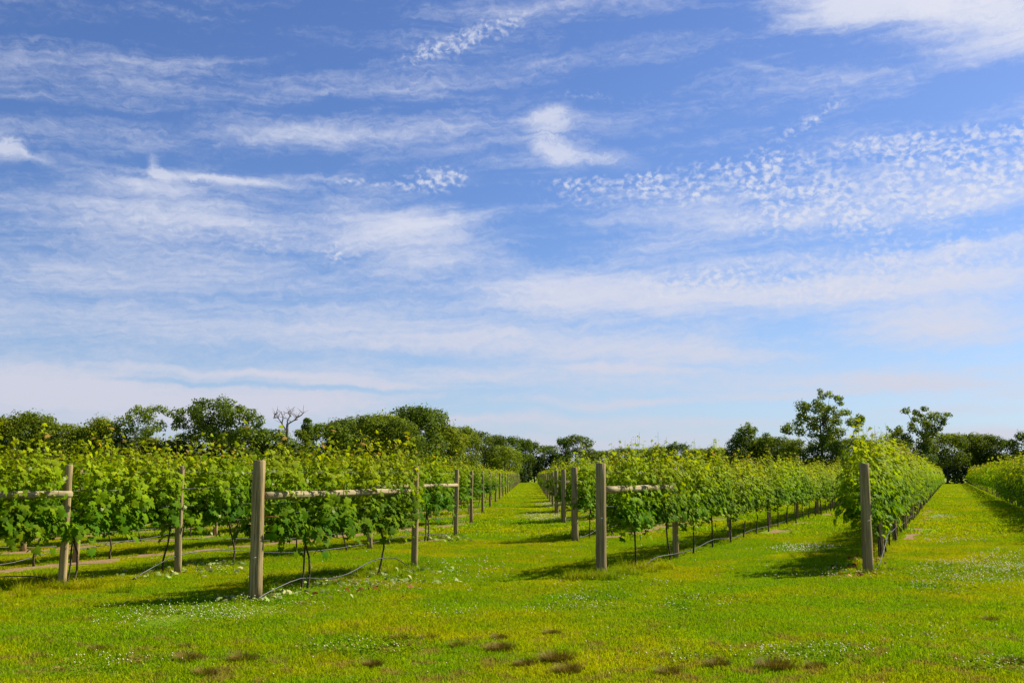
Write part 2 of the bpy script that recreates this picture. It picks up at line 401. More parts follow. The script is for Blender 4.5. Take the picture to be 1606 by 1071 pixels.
def in_soil(P):
    m_ = np.zeros(len(P), bool)
    for ax, ay, dx, dy, s0, s1, hw in sz:
        rx, ry = P[:, 0] - ax, P[:, 1] - ay; s = rx * dx + ry * dy; w = rx * dy - ry * dx
        m_ |= (s > s0) & (s < s1) & (np.abs(w) < hw + .18)
    return m_

# ------------------------------------------------------------------ geometry-nodes scatter (for uncountable stuff)
def gn_scatter(name, P, idx, rot, scl, sources, label, cat):
    col = bpy.data.collections.new(name + '_sources')
    for i, me in enumerate(sources): col.objects.link(bpy.data.objects.new('%s_source_%02d' % (name, i), me))
    me = bpy.data.meshes.new(name); me.vertices.add(len(P)); me.vertices.foreach_set('co', np.asarray(P, np.float32).ravel())
    me.attributes.new('idx', 'INT', 'POINT').data.foreach_set('value', np.asarray(idx, np.int32))
    me.attributes.new('rot', 'FLOAT_VECTOR', 'POINT').data.foreach_set('vector', np.asarray(rot, np.float32).ravel())
    me.attributes.new('scl', 'FLOAT_VECTOR', 'POINT').data.foreach_set('vector', np.asarray(scl, np.float32).ravel())
    o = link(name, me); tag(o, label, cat, kind='stuff')
    ng = bpy.data.node_groups.new(name, 'GeometryNodeTree')
    ng.interface.new_socket('Geometry', in_out='INPUT', socket_type='NodeSocketGeometry')
    ng.interface.new_socket('Geometry', in_out='OUTPUT', socket_type='NodeSocketGeometry')
    N = ng.nodes; gi = N.new('NodeGroupInput'); go = N.new('NodeGroupOutput')
    ci = N.new('GeometryNodeCollectionInfo'); ci.inputs[0].default_value = col
    ci.inputs['Separate Children'].default_value = True; ci.inputs['Reset Children'].default_value = True
    ip = N.new('GeometryNodeInstanceOnPoints'); ip.inputs['Pick Instance'].default_value = True
    def attr(nm, ty):
        a = N.new('GeometryNodeInputNamedAttribute'); a.data_type = ty; a.inputs[0].default_value = nm; return a.outputs[0]
    er = N.new('FunctionNodeEulerToRotation')
    L = ng.links; L.new(gi.outputs[0], ip.inputs['Points']); L.new(ci.outputs[0], ip.inputs['Instance'])
    L.new(attr('idx', 'INT'), ip.inputs['Instance Index']); L.new(attr('rot', 'FLOAT_VECTOR'), er.inputs[0])
    L.new(er.outputs[0], ip.inputs['Rotation']); L.new(attr('scl', 'FLOAT_VECTOR'), ip.inputs['Scale']); L.new(ip.outputs[0], go.inputs[0])
    mo = o.modifiers.new('scatter', 'NODES'); mo.node_group = ng
    return o

# ------------------------------------------------------------------ grass
def grass_patch(nb, rad, h, wdt, seed, dark=1.0):
    g = np.random.default_rng(seed); mb = MB()
    r = rad * np.sqrt(g.uniform(0, 1, nb)) ** .9; a = g.uniform(0, 2 * PI, nb)
    P = np.stack([r * np.cos(a), r * np.sin(a), np.full(nb, -.004)], 1)
    clump = .6 + .8 * g.uniform(0, 1, 40)[(np.floor(a * 3) % 20 + (r > rad / 2) * 20).astype(int)]
    hh = h * clump * g.uniform(.5, 1.35, nb); ww = wdt * g.uniform(.7, 1.4, nb)
    th = g.uniform(0, 2 * PI, nb); lean = g.uniform(.15, 1.1, nb); la = g.uniform(0, 2 * PI, nb)
    sx = np.stack([np.cos(th), np.sin(th), np.zeros(nb)], 1) * ww[:, None] / 2
    ld = np.stack([np.cos(la), np.sin(la), np.zeros(nb)], 1)
    mid = P + np.stack([0 * hh, 0 * hh, hh * .6], 1) + ld * (hh * lean * .25)[:, None]
    tip = P + np.stack([0 * hh, 0 * hh, hh * (1 - .25 * lean)], 1) + ld * (hh * lean * .8)[:, None]
    V = np.stack([P - sx, P + sx, mid - sx * .8, mid + sx * .8, tip], 1).reshape(-1, 3)
    F = np.array([(0, 1, 3), (0, 3, 2), (2, 3, 4)])[None] + (np.arange(nb) * 5)[:, None, None]
    c0 = np.array([.20, .29, .002]); c1 = np.array([.36, .375, .003]); m_ = g.uniform(0, 1, (nb, 1))
    c = c0 * (1 - m_) + c1 * m_; c *= g.uniform(.8, 1.28, (nb, 1)) * dark
    dry = g.uniform(0, 1, nb) < .035; c[dry] = (.34, .27, .10)
    mb.add(V, F.reshape(-1, 3), np.repeat(c, 5, axis=0)); return mb.mesh('grass_patch', [M_grass])
def clover_patch(seed):
    g = np.random.default_rng(seed); mb = MB(); n = 260
    r = .36 * np.sqrt(g.uniform(0, 1, n)); a = g.uniform(0, 2 * PI, n)
    P = np.stack([r * np.cos(a), r * np.sin(a), g.uniform(.02, .055, n)], 1)
    N_ = np.stack([g.normal(0, .45, n), g.normal(0, .45, n), np.ones(n)], 1); T_ = g.normal(0, 1, (n, 3))
    c = np.array([.15, .235, .004]) * g.uniform(.7, 1.3, (n, 1))
    scatter(mb, P, N_, T_, g.uniform(.018, .03, n), c, OVAL, OVALF); return mb.mesh('clover_patch', [M_grass])
src = [grass_patch(1700, .42, .042, .0065, 20 + i) for i in range(5)] + [grass_patch(420, .62, .06, .022, 40 + i) for i in range(3)] \
    + [grass_patch(170, .15, .20, .007, 60 + i, .85) for i in range(3)] + [clover_patch(70), clover_patch(71)]
CLV = [(300, 965, 150, 22, 1.), (420, 955, 100, 18, .8), (230, 985, 90, 16, .6), (560, 925, 130, 18, .35), (905, 948, 60, 14, 1.), (1080, 948, 90, 16, .7), (840, 960, 50, 10, .5), (560, 1023, 90, 12, .9),
       (180, 1045, 110, 14, .8), (1030, 1040, 80, 12, .8), (1260, 1030, 130, 16, 1.), (1560, 1050, 70, 14, .6), (1530, 900, 110, 20, 1.), (1580, 895, 80, 30, .6), (1260, 862, 60, 7, 1.), (700, 965, 60, 14, .4), (1290, 903, 120, 9, .45),
       (1470, 925, 60, 14, .5), (720, 905, 80, 30, .25), (1440, 812, 60, 4, .8), (870, 790, 30, 8, .7), (850, 812, 40, 8, .6), (1490, 850, 60, 6, .4), (330, 898, 40, 5, .5), (1460, 1000, 150, 25, .2), (960, 920, 120, 14, .3)]
def clv_w(P):
    w = np.zeros(len(P))
    px, py = proj(P)
    for cx, cy, rx, ry, a in CLV:
        w = np.maximum(w, a * np.clip(1.25 - ((px - cx) / rx) ** 2 - ((py - cy) / ry) ** 2, 0, 1))
    return w
def proj(P):
    c, s = math.cos(PITCH), math.sin(PITCH); dep = P[:, 1] * c - CAMH * s; up = -P[:, 1] * s - CAMH * c
    return CX + FPX * P[:, 0] / dep, CY - FPX * up / dep
def wedge(y0, y1, step, g):
    out = []
    y = y0
    while y < y1:
        w = y * .54 + 1.2; xs = np.arange(-w, w, step); 
        out.append(np.stack([xs + g.uniform(-.4, .4, len(xs)) * step, y + g.uniform(-.4, .4, len(xs)) * step], 1)); y += step
    return np.vstack(out)
g_ = np.random.default_rng(5)
Pn = wedge(6.6, 27, .40, g_); Pf = np.vstack([wedge(27, 75, .85, g_), wedge(75, 225, 2.1, g_)])
Pn = Pn[~in_soil(Pn)]; Pf = Pf[~in_soil(Pf)]
def vnoise(P, s, seed):
    g = np.random.default_rng(seed); G = g.uniform(0, 1, (64, 64)); x = P[:, 0] * s + 500; y = P[:, 1] * s + 500
    i, j = np.floor(x).astype(int), np.floor(y).astype(int); fx, fy = x - i, y - j; fx = fx * fx * (3 - 2 * fx); fy = fy * fy * (3 - 2 * fy)
    f = lambda a, b: G[a % 64, b % 64]
    return (f(i, j) * (1 - fx) + f(i + 1, j) * fx) * (1 - fy) + (f(i, j + 1) * (1 - fx) + f(i + 1, j + 1) * fx) * fy
idn = g_.integers(0, 5, len(Pn)); idf = g_.integers(5, 8, len(Pf))
cw = clv_w(Pn); idn = np.where((cw > .45) & (g_.uniform(0, 1, len(Pn)) < .7), g_.integers(11, 13, len(Pn)), idn)
sn = (.62 + .75 * vnoise(Pn, .8, 3)) * (.8 + .4 * vnoise(Pn, 2.5, 4))
# taller unmown grass along the vine rows and around the post feet
tall = []
for k, sd_, st, d, ss in rows:
    if k > 5: continue
    for s in np.arange(-.2, min(ss[-1], 40), .3):
        p = st + d * float(s) + NRM * rnd.gauss(0, .16)
        if 8 < p.y < 55 and abs(p.x) < p.y * .54: tall.append((p.x, p.y))
n_row = len(tall)
for px, py, n, r in ((922, 910, 26, .22), (958, 903, 14, .16), (985, 898, 12, .3), (1372, 897, 8, .12), (30, 925, 24, .6), (90, 914, 6, .2), (655, 888, 5, .1), (565, 903, 14, .4), (620, 896, 12, .3), (408, 934, 3, .1), (906, 847, 6, .15), (480, 915, 8, .25), (1000, 893, 14, .3)):
    b = at(px, py)
    for i in range(n): tall.append((b.x + rnd.gauss(0, r), b.y + rnd.gauss(0, r * .7)))
tall = np.array(tall); tsc = np.where(np.arange(len(tall)) < n_row, g_.uniform(.22, .5, len(tall)), g_.uniform(.4, .8, len(tall))); kp = ~in_soil(tall); tall = tall[kp]; tsc = tsc[kp]
P = np.vstack([Pn, Pf, tall]); n = len(P)
idx = np.concatenate([idn, idf, g_.integers(8, 11, len(tall))])
sc = np.concatenate([sn, .8 + .5 * vnoise(Pf, .6, 8), tsc])
gn_scatter('grass', np.column_stack([P, np.full(n, .002)]), idx, np.column_stack([np.zeros(n), np.zeros(n), g_.uniform(0, 2 * PI, n)]),
           np.column_stack([np.clip(sc, .9, 1.3) * np.where(P[:, 1] > 75, 2.2, 1), np.clip(sc, .9, 1.3) * np.where(P[:, 1] > 75, 2.2, 1), sc]), src, 'short mown green and yellow grass across the vineyard', 'grass')
# white clover heads
def clover():
    g = np.random.default_rng(9); y = np.sqrt(g.uniform(7 ** 2, 60 ** 2, 260000)); x = y * g.uniform(-.54, .54, len(y)); P = np.stack([x, y], 1)
    w = clv_w(P) * (.25 + 1.5 * np.clip(vnoise(P, 2.2, 12) - .3, 0, 1)) + .006 * (vnoise(P, .3, 2) > .4)
    keep = (g.uniform(0, 1, len(P)) < w * 1.05) & ~in_soil(P); P = P[keep][:11000]; n = len(P)
    o_ = np.array([(1, 0, 0), (-.5, .87, 0), (-.5, -.87, 0), (0, 0, 1), (0, 0, -.9)]); f_ = np.array([(0, 1, 3), (1, 2, 3), (2, 0, 3), (1, 0, 4), (2, 1, 4), (0, 2, 4)])
    rr = g.uniform(.0055, .0105, n) * np.clip(P[:, 1] / 14, 1, 1.6); z = g.uniform(.045, .085, n)
    V = np.column_stack([P, z])[:, None] + o_[None] * rr[:, None, None]
    o = link('clover_flowers', mk('clover_flowers', V.reshape(-1, 3), (f_[None] + (np.arange(n) * 5)[:, None, None]).reshape(-1, 3), [M_flower]))
    tag(o, 'tiny white clover flowers scattered in patches over the lawn', 'clover', kind='stuff')
clover()
# pale pruned leaves under the first rows, brown fallen leaves by the right post
def litter(name, spots, cols, label, seed, smin, smax):
    g = np.random.default_rng(seed); mb = MB()
    for px, py, r, n in spots:
        b = at(px, py); P = np.stack([b.x + g.normal(0, r, n), b.y + g.normal(0, r * .8, n), g.uniform(.045, .085, n)], 1)
        N_ = np.stack([g.normal(0, .6, n), g.normal(0, .6, n), np.ones(n)], 1); c = np.array(cols)[g.integers(0, len(cols), n)] * g.uniform(.7, 1.2, (n, 1))
        scatter(mb, P, N_, g.normal(0, 1, (n, 3)), g.uniform(smin, smax, n), c)
    tag(link(name, mb.mesh(name, [M_dry])), label, 'leaves', kind='stuff')
litter('pruned_leaves', [(445, 938, .28, 34), (530, 920, .35, 30), (600, 918, .45, 50), (655, 900, .3, 18), (590, 905, .3, 24), (690, 845, .3, 40), (700, 850, .3, 20), (350, 888, .3, 40), (300, 900, .45, 30), (470, 935, .3, 14), (380, 944, .3, 16), (225, 905, .4, 18)],
       [(.28, .34, .08), (.36, .34, .12), (.20, .28, .05)], 'pale pruned vine leaves lying on the grass under the left rows', 3, .04, .085)
litter('fallen_leaves', [(1345, 893, .22, 26), (1352, 882, .18, 20), (1330, 908, .22, 14), (1396, 897, .04, 4), (575, 935, .3, 10), (610, 930, .2, 8)],
       [(.36, .13, .03), (.42, .19, .04), (.25, .08, .02)], 'orange brown fallen leaves on the ground by the posts', 4, .035, .07)

# dry grass tussocks
def tussock(seed):
    g = np.random.default_rng(seed); mb = MB(); nb = 700
    a = g.uniform(0, 2 * PI, nb); r = .17 * np.sqrt(g.uniform(0, 1, nb)); P = np.stack([r * np.cos(a) * 1.35, r * np.sin(a), np.zeros(nb)], 1)
    out = np.stack([np.cos(a), np.sin(a), 0 * a], 1) + g.normal(0, .4, (nb, 3)) * (1, 1, 0)
    hh = g.uniform(.10, .19, nb) * (1 - r * 2.0); tip = P + out * (hh * .7)[:, None] + np.stack([0 * a, 0 * a, hh], 1)
    sx = np.stack([-np.sin(a), np.cos(a), 0 * a], 1) * .0035
    V = np.stack([P - sx, P + sx, tip], 1).reshape(-1, 3); F = np.arange(nb * 3).reshape(-1, 3)
    c = np.array([.15, .10, .010])[None] * g.uniform(.4, 1.9, (nb, 1)); gr = g.uniform(0, 1, nb) < .12; c[gr] = (.16, .18, .02)
    mb.add(V, F, np.repeat(c, 3, axis=0)); return mb.mesh('tussock', [M_dry])
TU = [tussock(100 + i) for i in range(4)]
for i, (px, py, s, lab) in enumerate([(155, 1023, 1.0, 'small dark dry tussock, first from the left edge of the lawn'), (294, 1040, 1.25, 'wide dry brown tussock in the left foreground, below a small one'), (294, 1018, .8, 'thin low dry tussock just behind a wider one in the left foreground'),
        (380, 1040, 1.3, 'dark brown tussock on the lawn below the big left post'), (628, 1006, 1.0, 'low brown tussock on the lawn below the second post of the left brace'), (671, 1005, .95, 'flat brown tussock, right one of a pair left of the alley'), (632, 1016, .8, 'small tan tussock in front of a pair of low ones'),
        (716, 1017, .9, 'small faded tussock near the foot of the grass alley, left of a dark one'), (786, 1022, 1.25, 'dark tussock in the middle of the foreground lawn'), (784, 1004, .9, 'low tan tussock right behind a dark one mid lawn'), (822, 1046, .95, 'small olive tussock in the centre foreground'),
        (866, 997, .9, 'little round dark tussock furthest back in the centre lawn'), (874, 1039, 1.5, 'largest dry brown tussock in the centre foreground'), (890, 1057, 1.2, 'brown tussock just in front of the largest one'), (1048, 1060, 1.1, 'brown tussock at the bottom edge right of centre'),
        (1126, 1047, 1.1, 'dry tussock beside the clover, left of a darker one'), (1218, 1052, 1.6, 'dark wide tussock near the bottom right of centre'), (1280, 1050, 1.0, 'smaller dry tussock right of a dark wide one'), (1554, 975, .9, 'small dark tussock on the right part of the lawn, furthest back'),
        (1590, 1044, 1.1, 'low brown tussock at the right edge of the lawn'), (585, 1046, .9, 'little faded tussock left of centre near the bottom'), (322, 1062, 1.1, 'faded tussock at the bottom edge below the left clover')]):
    b = at(px, py); o = link('dry_tussock', TU[i % 4], loc=(b.x, b.y, .012)); o.scale = (s * .44, s * .38, s * .48); o.rotation_euler.z = rnd.uniform(-.4, .4) + (PI if i % 2 else 0)
    tag(o, lab, 'grass tuft', 'dry grass tussocks on the foreground lawn')

# ------------------------------------------------------------------ posts
def post_mesh(h, r, seed):
    g = np.random.default_rng(seed); mb = MB(); n = 9
    zs = np.linspace(-.05, h, n); pts = [(g.normal(0, .004), g.normal(0, .004), z) for z in zs]
    rad = [r * (1.06 - .10 * i / (n - 1)) for i in range(n)]
    pts.append((pts[-1][0], pts[-1][1], h + .012)); rad.append(r * .86)
    mb.tube(pts, rad, 18, jit=.014); me = mb.mesh('post', [M_post], True); return me
PM_END = [post_mesh(1.78, .082, i) for i in range(3)]; PM = [post_mesh(1.74, .056, 10 + i) for i in range(4)]
def add_post(p, big, label, group, lean=(0, 0), sc=1.0):
    me = rnd.choice(PM_END if big else PM); o = link('wooden_post', me, loc=(p.x, p.y, 0)); o.rotation_euler = (lean[0], lean[1], rnd.uniform(0, 6)); o.scale = (1, 1, sc)
    if lean == (0, 0): o.rotation_euler = (rnd.gauss(0, .004), rnd.gauss(0, .004), rnd.uniform(0, 6))
    tag(o, label, 'post', group); return o
G_END = 'end posts of the vine rows'; G_MID = 'line posts along the vine rows'
ordn = ['zeroth', 'first', 'second', 'third', 'fourth', 'fifth', 'sixth', 'seventh', 'eighth', 'ninth', 'tenth', 'eleventh', 'twelfth', 'thirteenth', 'fourteenth', 'fifteenth', 'sixteenth', 'seventeenth', 'eighteenth', 'nineteenth', 'twentieth', 'twenty-first', 'twenty-second', 'twenty-third', 'twenty-fourth', 'twenty-fifth', 'twenty-sixth', 'twenty-seventh']
P400 = at(400, 942)
posts = [add_post(P400, True, 'thick weathered post at the left end of the long brace, nearest of all', G_END),
         add_post(E1, True, 'thick dark end post standing in tall grass right of the alley', G_END),
         add_post(E0, True, 'grey end post at the tip of the leafy right row, leaves spilling past it', G_END)]
pa, pb = at(1060, 877), at(1152, 849)
add_post(pa, False, 'slimmer post holding the right end of the short brace', G_MID); add_post(LA, False, 'post holding the right end of the long brace beside the alley', G_END)
P98, P278, P580, P715 = at(85, 922) + NRM * .15, at(278, 900), at(580, 862), at(715, 842)
add_post(P98, False, 'pale post near the left edge holding a cut brace log', G_MID); add_post(P278, False, 'line post left of the thick nearest post, trunks beside it', G_MID)
add_post(P580, False, 'post seen behind the long brace between two vine trunks', G_MID); add_post(P715, False, 'second post along the left side of the grass alley', G_END)
add_post(at(-80, 938), False, 'post just beyond the left edge holding the cut brace', G_MID)
def side_name(k, sd_):
    if k == -1: return 'the shaded far right row'
    if k == 0: return 'the row behind the grey right post'
    if k == 1: return 'the front right row'
    return 'the %s %s row' % (ordn[k] if sd_ == 'R' else ordn[k - 1], 'right' if sd_ == 'R' else 'left')
for k, sd_, st, d, ss in rows:
    if sd_ == 'R' and k >= 2: add_post(st, k < 5, '%s end post along the right side of the grass alley' % ordn[k], G_END)
    if sd_ == 'L' and k >= 4: add_post(st, False, '%s end post along the left side of the grass alley' % ordn[k - 1], G_END)
    if k == 0: sp_ = [3.45, 8.9]
    elif k == 1: sp_ = [10.3]
    elif (sd_, k) in (('L', 2), ('L', 3)): sp_ = []; 
    else: sp_ = [4.7]
    if (sd_, k) == ('L', 2): continue
    if (sd_, k) == ('L', 3): continue
    lim = 70 if k == 1 else (60 if k <= 0 else 24)
    s = sp_[-1] + 6.2
    while s < min(lim, ss[-1]): sp_.append(s); s += 6.2
    for j, s in enumerate(sp_):
        p = st + d * s; px, _ = pxof(p.x, p.y)
        if -60 < px < 1660 and p.y < 95:
            far = j >= 5
            lab = ('slim line post standing further along ' + side_name(k, sd_)) if far else 'slim line post, number %s along %s' % (['one', 'two', 'three', 'four', 'five'][j], side_name(k, sd_))
            add_post(p, False, lab, (G_MID + ', ' + side_name(k, sd_)) if far else G_MID, sc=1.12 if k <= 0 else 1.0)
# staples
for o, zz in ((posts[1], .92), (posts[2], .86), (posts[0], .55)):
    mb = MB(); mb.tube([(-.014, 0, 0), (-.014, -.006, .0), (.014, -.006, .006), (.014, 0, .006)], .0045, 5)
    s_ = link('staple', mb.mesh('staple', [M_zinc]), o); th = -o.rotation_euler.z
    s_.location = (math.sin(th) * -.0 + math.cos(th - PI / 2) * .092, math.sin(th - PI / 2) * .092, zz); s_.rotation_euler = (0, 0, th)
# brace logs
def brace(p, q_, z0, z1, r, label, cuts=()):
    a = Vector((p.x, p.y, z0)); b = Vector((q_.x, q_.y, z1)); L = (b - a).length; mb = MB(); n = 12
    pts = [(rnd.gauss(0, .004), rnd.gauss(0, .004), L * (.5 - i / n)) for i in range(n + 1)]
    mb.tube(pts, [r * (1 - .1 * i / n) * (1 if 0 < i < n else .93) for i in range(n + 1)], 12, jit=.03)
    o = link('brace_log', mb.mesh('brace_log', [M_rail], True)); o.location = (a + b) / 2 + Vector((NRM.x, NRM.y, 0)) * .05; o.rotation_euler = (a - b).to_track_quat('Z', 'Y').to_euler()
    tag(o, label, 'brace log', 'horizontal brace logs between posts'); return o
nf = NRM * .02
dL = (LA - P400).normalized(); brace(P400 + dL * .09, LA - dL * .07, 1.335, 1.325, .055, 'long pale brace log reaching right from the thick nearest post')
dR = (pa - E1).normalized(); brace(E1 + dR * .09, pa - dR * .07, 1.37, 1.37, .058, 'short pale brace log right of the thick dark alley post')
dM = (P715 - P580).normalized(); brace(P580 + dM * .07, P715 - dM * .07, 1.34, 1.34, .055, 'brace log glimpsed behind the post at the alley edge')
pz = at(-80, 938); dK = (P98 - pz).normalized(); brace(pz + dK * .07, P98 - dK * .07, 1.33, 1.33, .055, 'brace log cut off by the left edge of the view').location += Vector((NRM.x, NRM.y, 0)) * .12
for k in range(3, 7):
    st, d, _ = rk[(k, 'R')]; brace(st + d * .08, st + d * 4.62, 1.35, 1.35, .055, 'brace log half hidden in leaves of ' + side_name(k, 'R'))
mb = MB(); mb.tube([(0, 0, 0), (.07, 0, .003), (.14, .0, -.004), (.17, 0, 0)], .009, 6); o = link('rusty_rod', mb.mesh('rusty_rod', [M_rust]), loc=(P400.x + .08, P400.y + .06, 1.06)); o.rotation_euler.z = .2
tag(o, 'short rusty wire tensioner on the nearest thick post under the brace', 'tensioner')

# ------------------------------------------------------------------ hoses and wires
def hose(st, d, s0, s1, label, seed, keys=None):
    g = random.Random(seed); pts = []; nn = Vector((d.y, -d.x)) if d else None
    ph = g.uniform(0, 6)
    if keys: pts = [(p.x, p.y, z) for p, z in keys]
    else:
        s = s0; z = .1
        while s < s1:
            z = max(.05, .16 + .13 * math.sin(s * .55 + ph) + g.uniform(-.03, .03)); p = st + d * s + nn * (.05 * math.sin(s * .9 + ph)); pts.append((p.x, p.y, z)); s += .7
    # smooth
    A = np.array(pts); out = []
    for i in range(len(A) - 1):
        p0, p1, p2, p3 = A[max(i - 1, 0)], A[i], A[i + 1], A[min(i + 2, len(A) - 1)]
        for u in (0, .33, .66): out.append(.5 * ((2 * p1) + (-p0 + p2) * u + (2 * p0 - 5 * p1 + 4 * p2 - p3) * u * u + (-p0 + 3 * p1 - 3 * p2 + p3) * u ** 3))
    out.append(A[-1]); mb = MB(); mb.tube(out, .008, 6); o = link('drip_hose', mb.mesh('drip_hose', [M_hose], True)); tag(o, label, 'hose', 'irrigation hoses along the vine rows')
lerp = lambda a, b, u: a + (b - a) * u
L1d = (LA - P400); o3 = Vector((.05, -.12))
hose(None, None, 0, 0, 'grey drip hose arching from the nearest post towards the alley', 1, [(P400 + o3, .03), (lerp(P400, LA, .06) + o3, .10), (lerp(P400, LA, .22) + o3, .20), (lerp(P400, LA, .36) + o3, .13), (lerp(P400, LA, .5) + o3, .15), (lerp(P400, LA, .66) + o3, .28), (lerp(P400, LA, .82) + o3, .27), (lerp(P400, LA, .95) + o3, .06), (lerp(P400, LA, 1.02) + o3, .03)])
hose(None, None, 0, 0, 'grey drip hose ending beside the pale post on the left', 2, [(at(-90, 925), .10), (at(-20, 920) , .13), (at(40, 922), .17), (at(75, 921), .12), (at(98, 923), .04), (at(120, 924), .03)])
hose(None, None, 0, 0, 'black drip hose rising behind the line post left of the nearest post', 3, [(at(205, 912), .02), (at(235, 908), .16), (at(278, 900), .30), (at(335, 893), .33), (at(390, 886), .24), (at(470, 874), .1), (at(560, 864), .12), (at(640, 853), .2), (at(700, 845), .12)])
hose(None, None, 0, 0, 'drip hose sagging along the ground under the front right row', 4, [(at(972, 893), .05), (at(985, 893), .03), (at(1010, 890), .05), (at(1030, 884), .12), (at(1060, 879), .13), (at(1090, 868), .1), (at(1120, 860), .2), (at(1150, 850), .1), (at(1180, 840), .16), (at(1217, 827), .1), (at(1255, 812), .1), (at(1300, 798), .12), (at(1340, 787), .1)])
hose(None, None, 0, 0, 'drip hose running back from the grey right post', 5, [(E0 + D * .05 + NRM * .1, .06), (E0 + D * 1.2 + NRM * .12, .12), (E0 + D * 3 + NRM * .12, .33), (E0 + D * 4 + NRM * .1, .42), (E0 + D * 6 + NRM * .1, .4), (E0 + D * 10, .3), (E0 + D * 16, .2), (E0 + D * 30, .2)])
for (k, sd_), (st, d, ss) in rk.items():
    if (sd_ == 'L' and 4 <= k <= 8) or (sd_ == 'R' and 2 <= k <= 6) or k == -1:
        hose(st, d, .3, min(ss[-1], 45), 'drip hose running low under ' + side_name(k, sd_), 20 + k + (100 if sd_ == 'L' else 0))
def wire(p, q_, z, lab):
    a = np.array((p.x, p.y, z)); b = np.array((q_.x, q_.y, z)); pts = [a + (b - a) * i / 6 - np.array((0, 0, .01 * (1 - (i / 3 - 1) ** 2))) for i in range(7)]
    mb = MB(); mb.tube(pts, .002, 4, caps=False); return mb
def wires(p, q_, lab):
    r = empty('trellis_wires', (p.x, p.y, 0)); tag(r, lab, 'wire', 'trellis wires strung along the vine rows')
    for z in (.82, 1.1, 1.38, 1.66):
        a = np.zeros(3); mb = wire(Vector((0, 0)), q_ - p, z, None); link('wire', mb.mesh('wire', [M_wire]), r)
wires(P400, LA, 'trellis wires between the nearest thick post and the alley post')
wires(pz, P278, 'trellis wires between the pale left post and the next line post'); wires(P278, P715, 'trellis wires of the second left row up to the alley')
wires(E1, pa, 'trellis wires over the short brace right of the alley'); wires(pa, pa + D * 40, 'trellis wires along the front right row beyond the brace')
wires(E0, E0 + D * 30, 'trellis wires behind the grey right post')

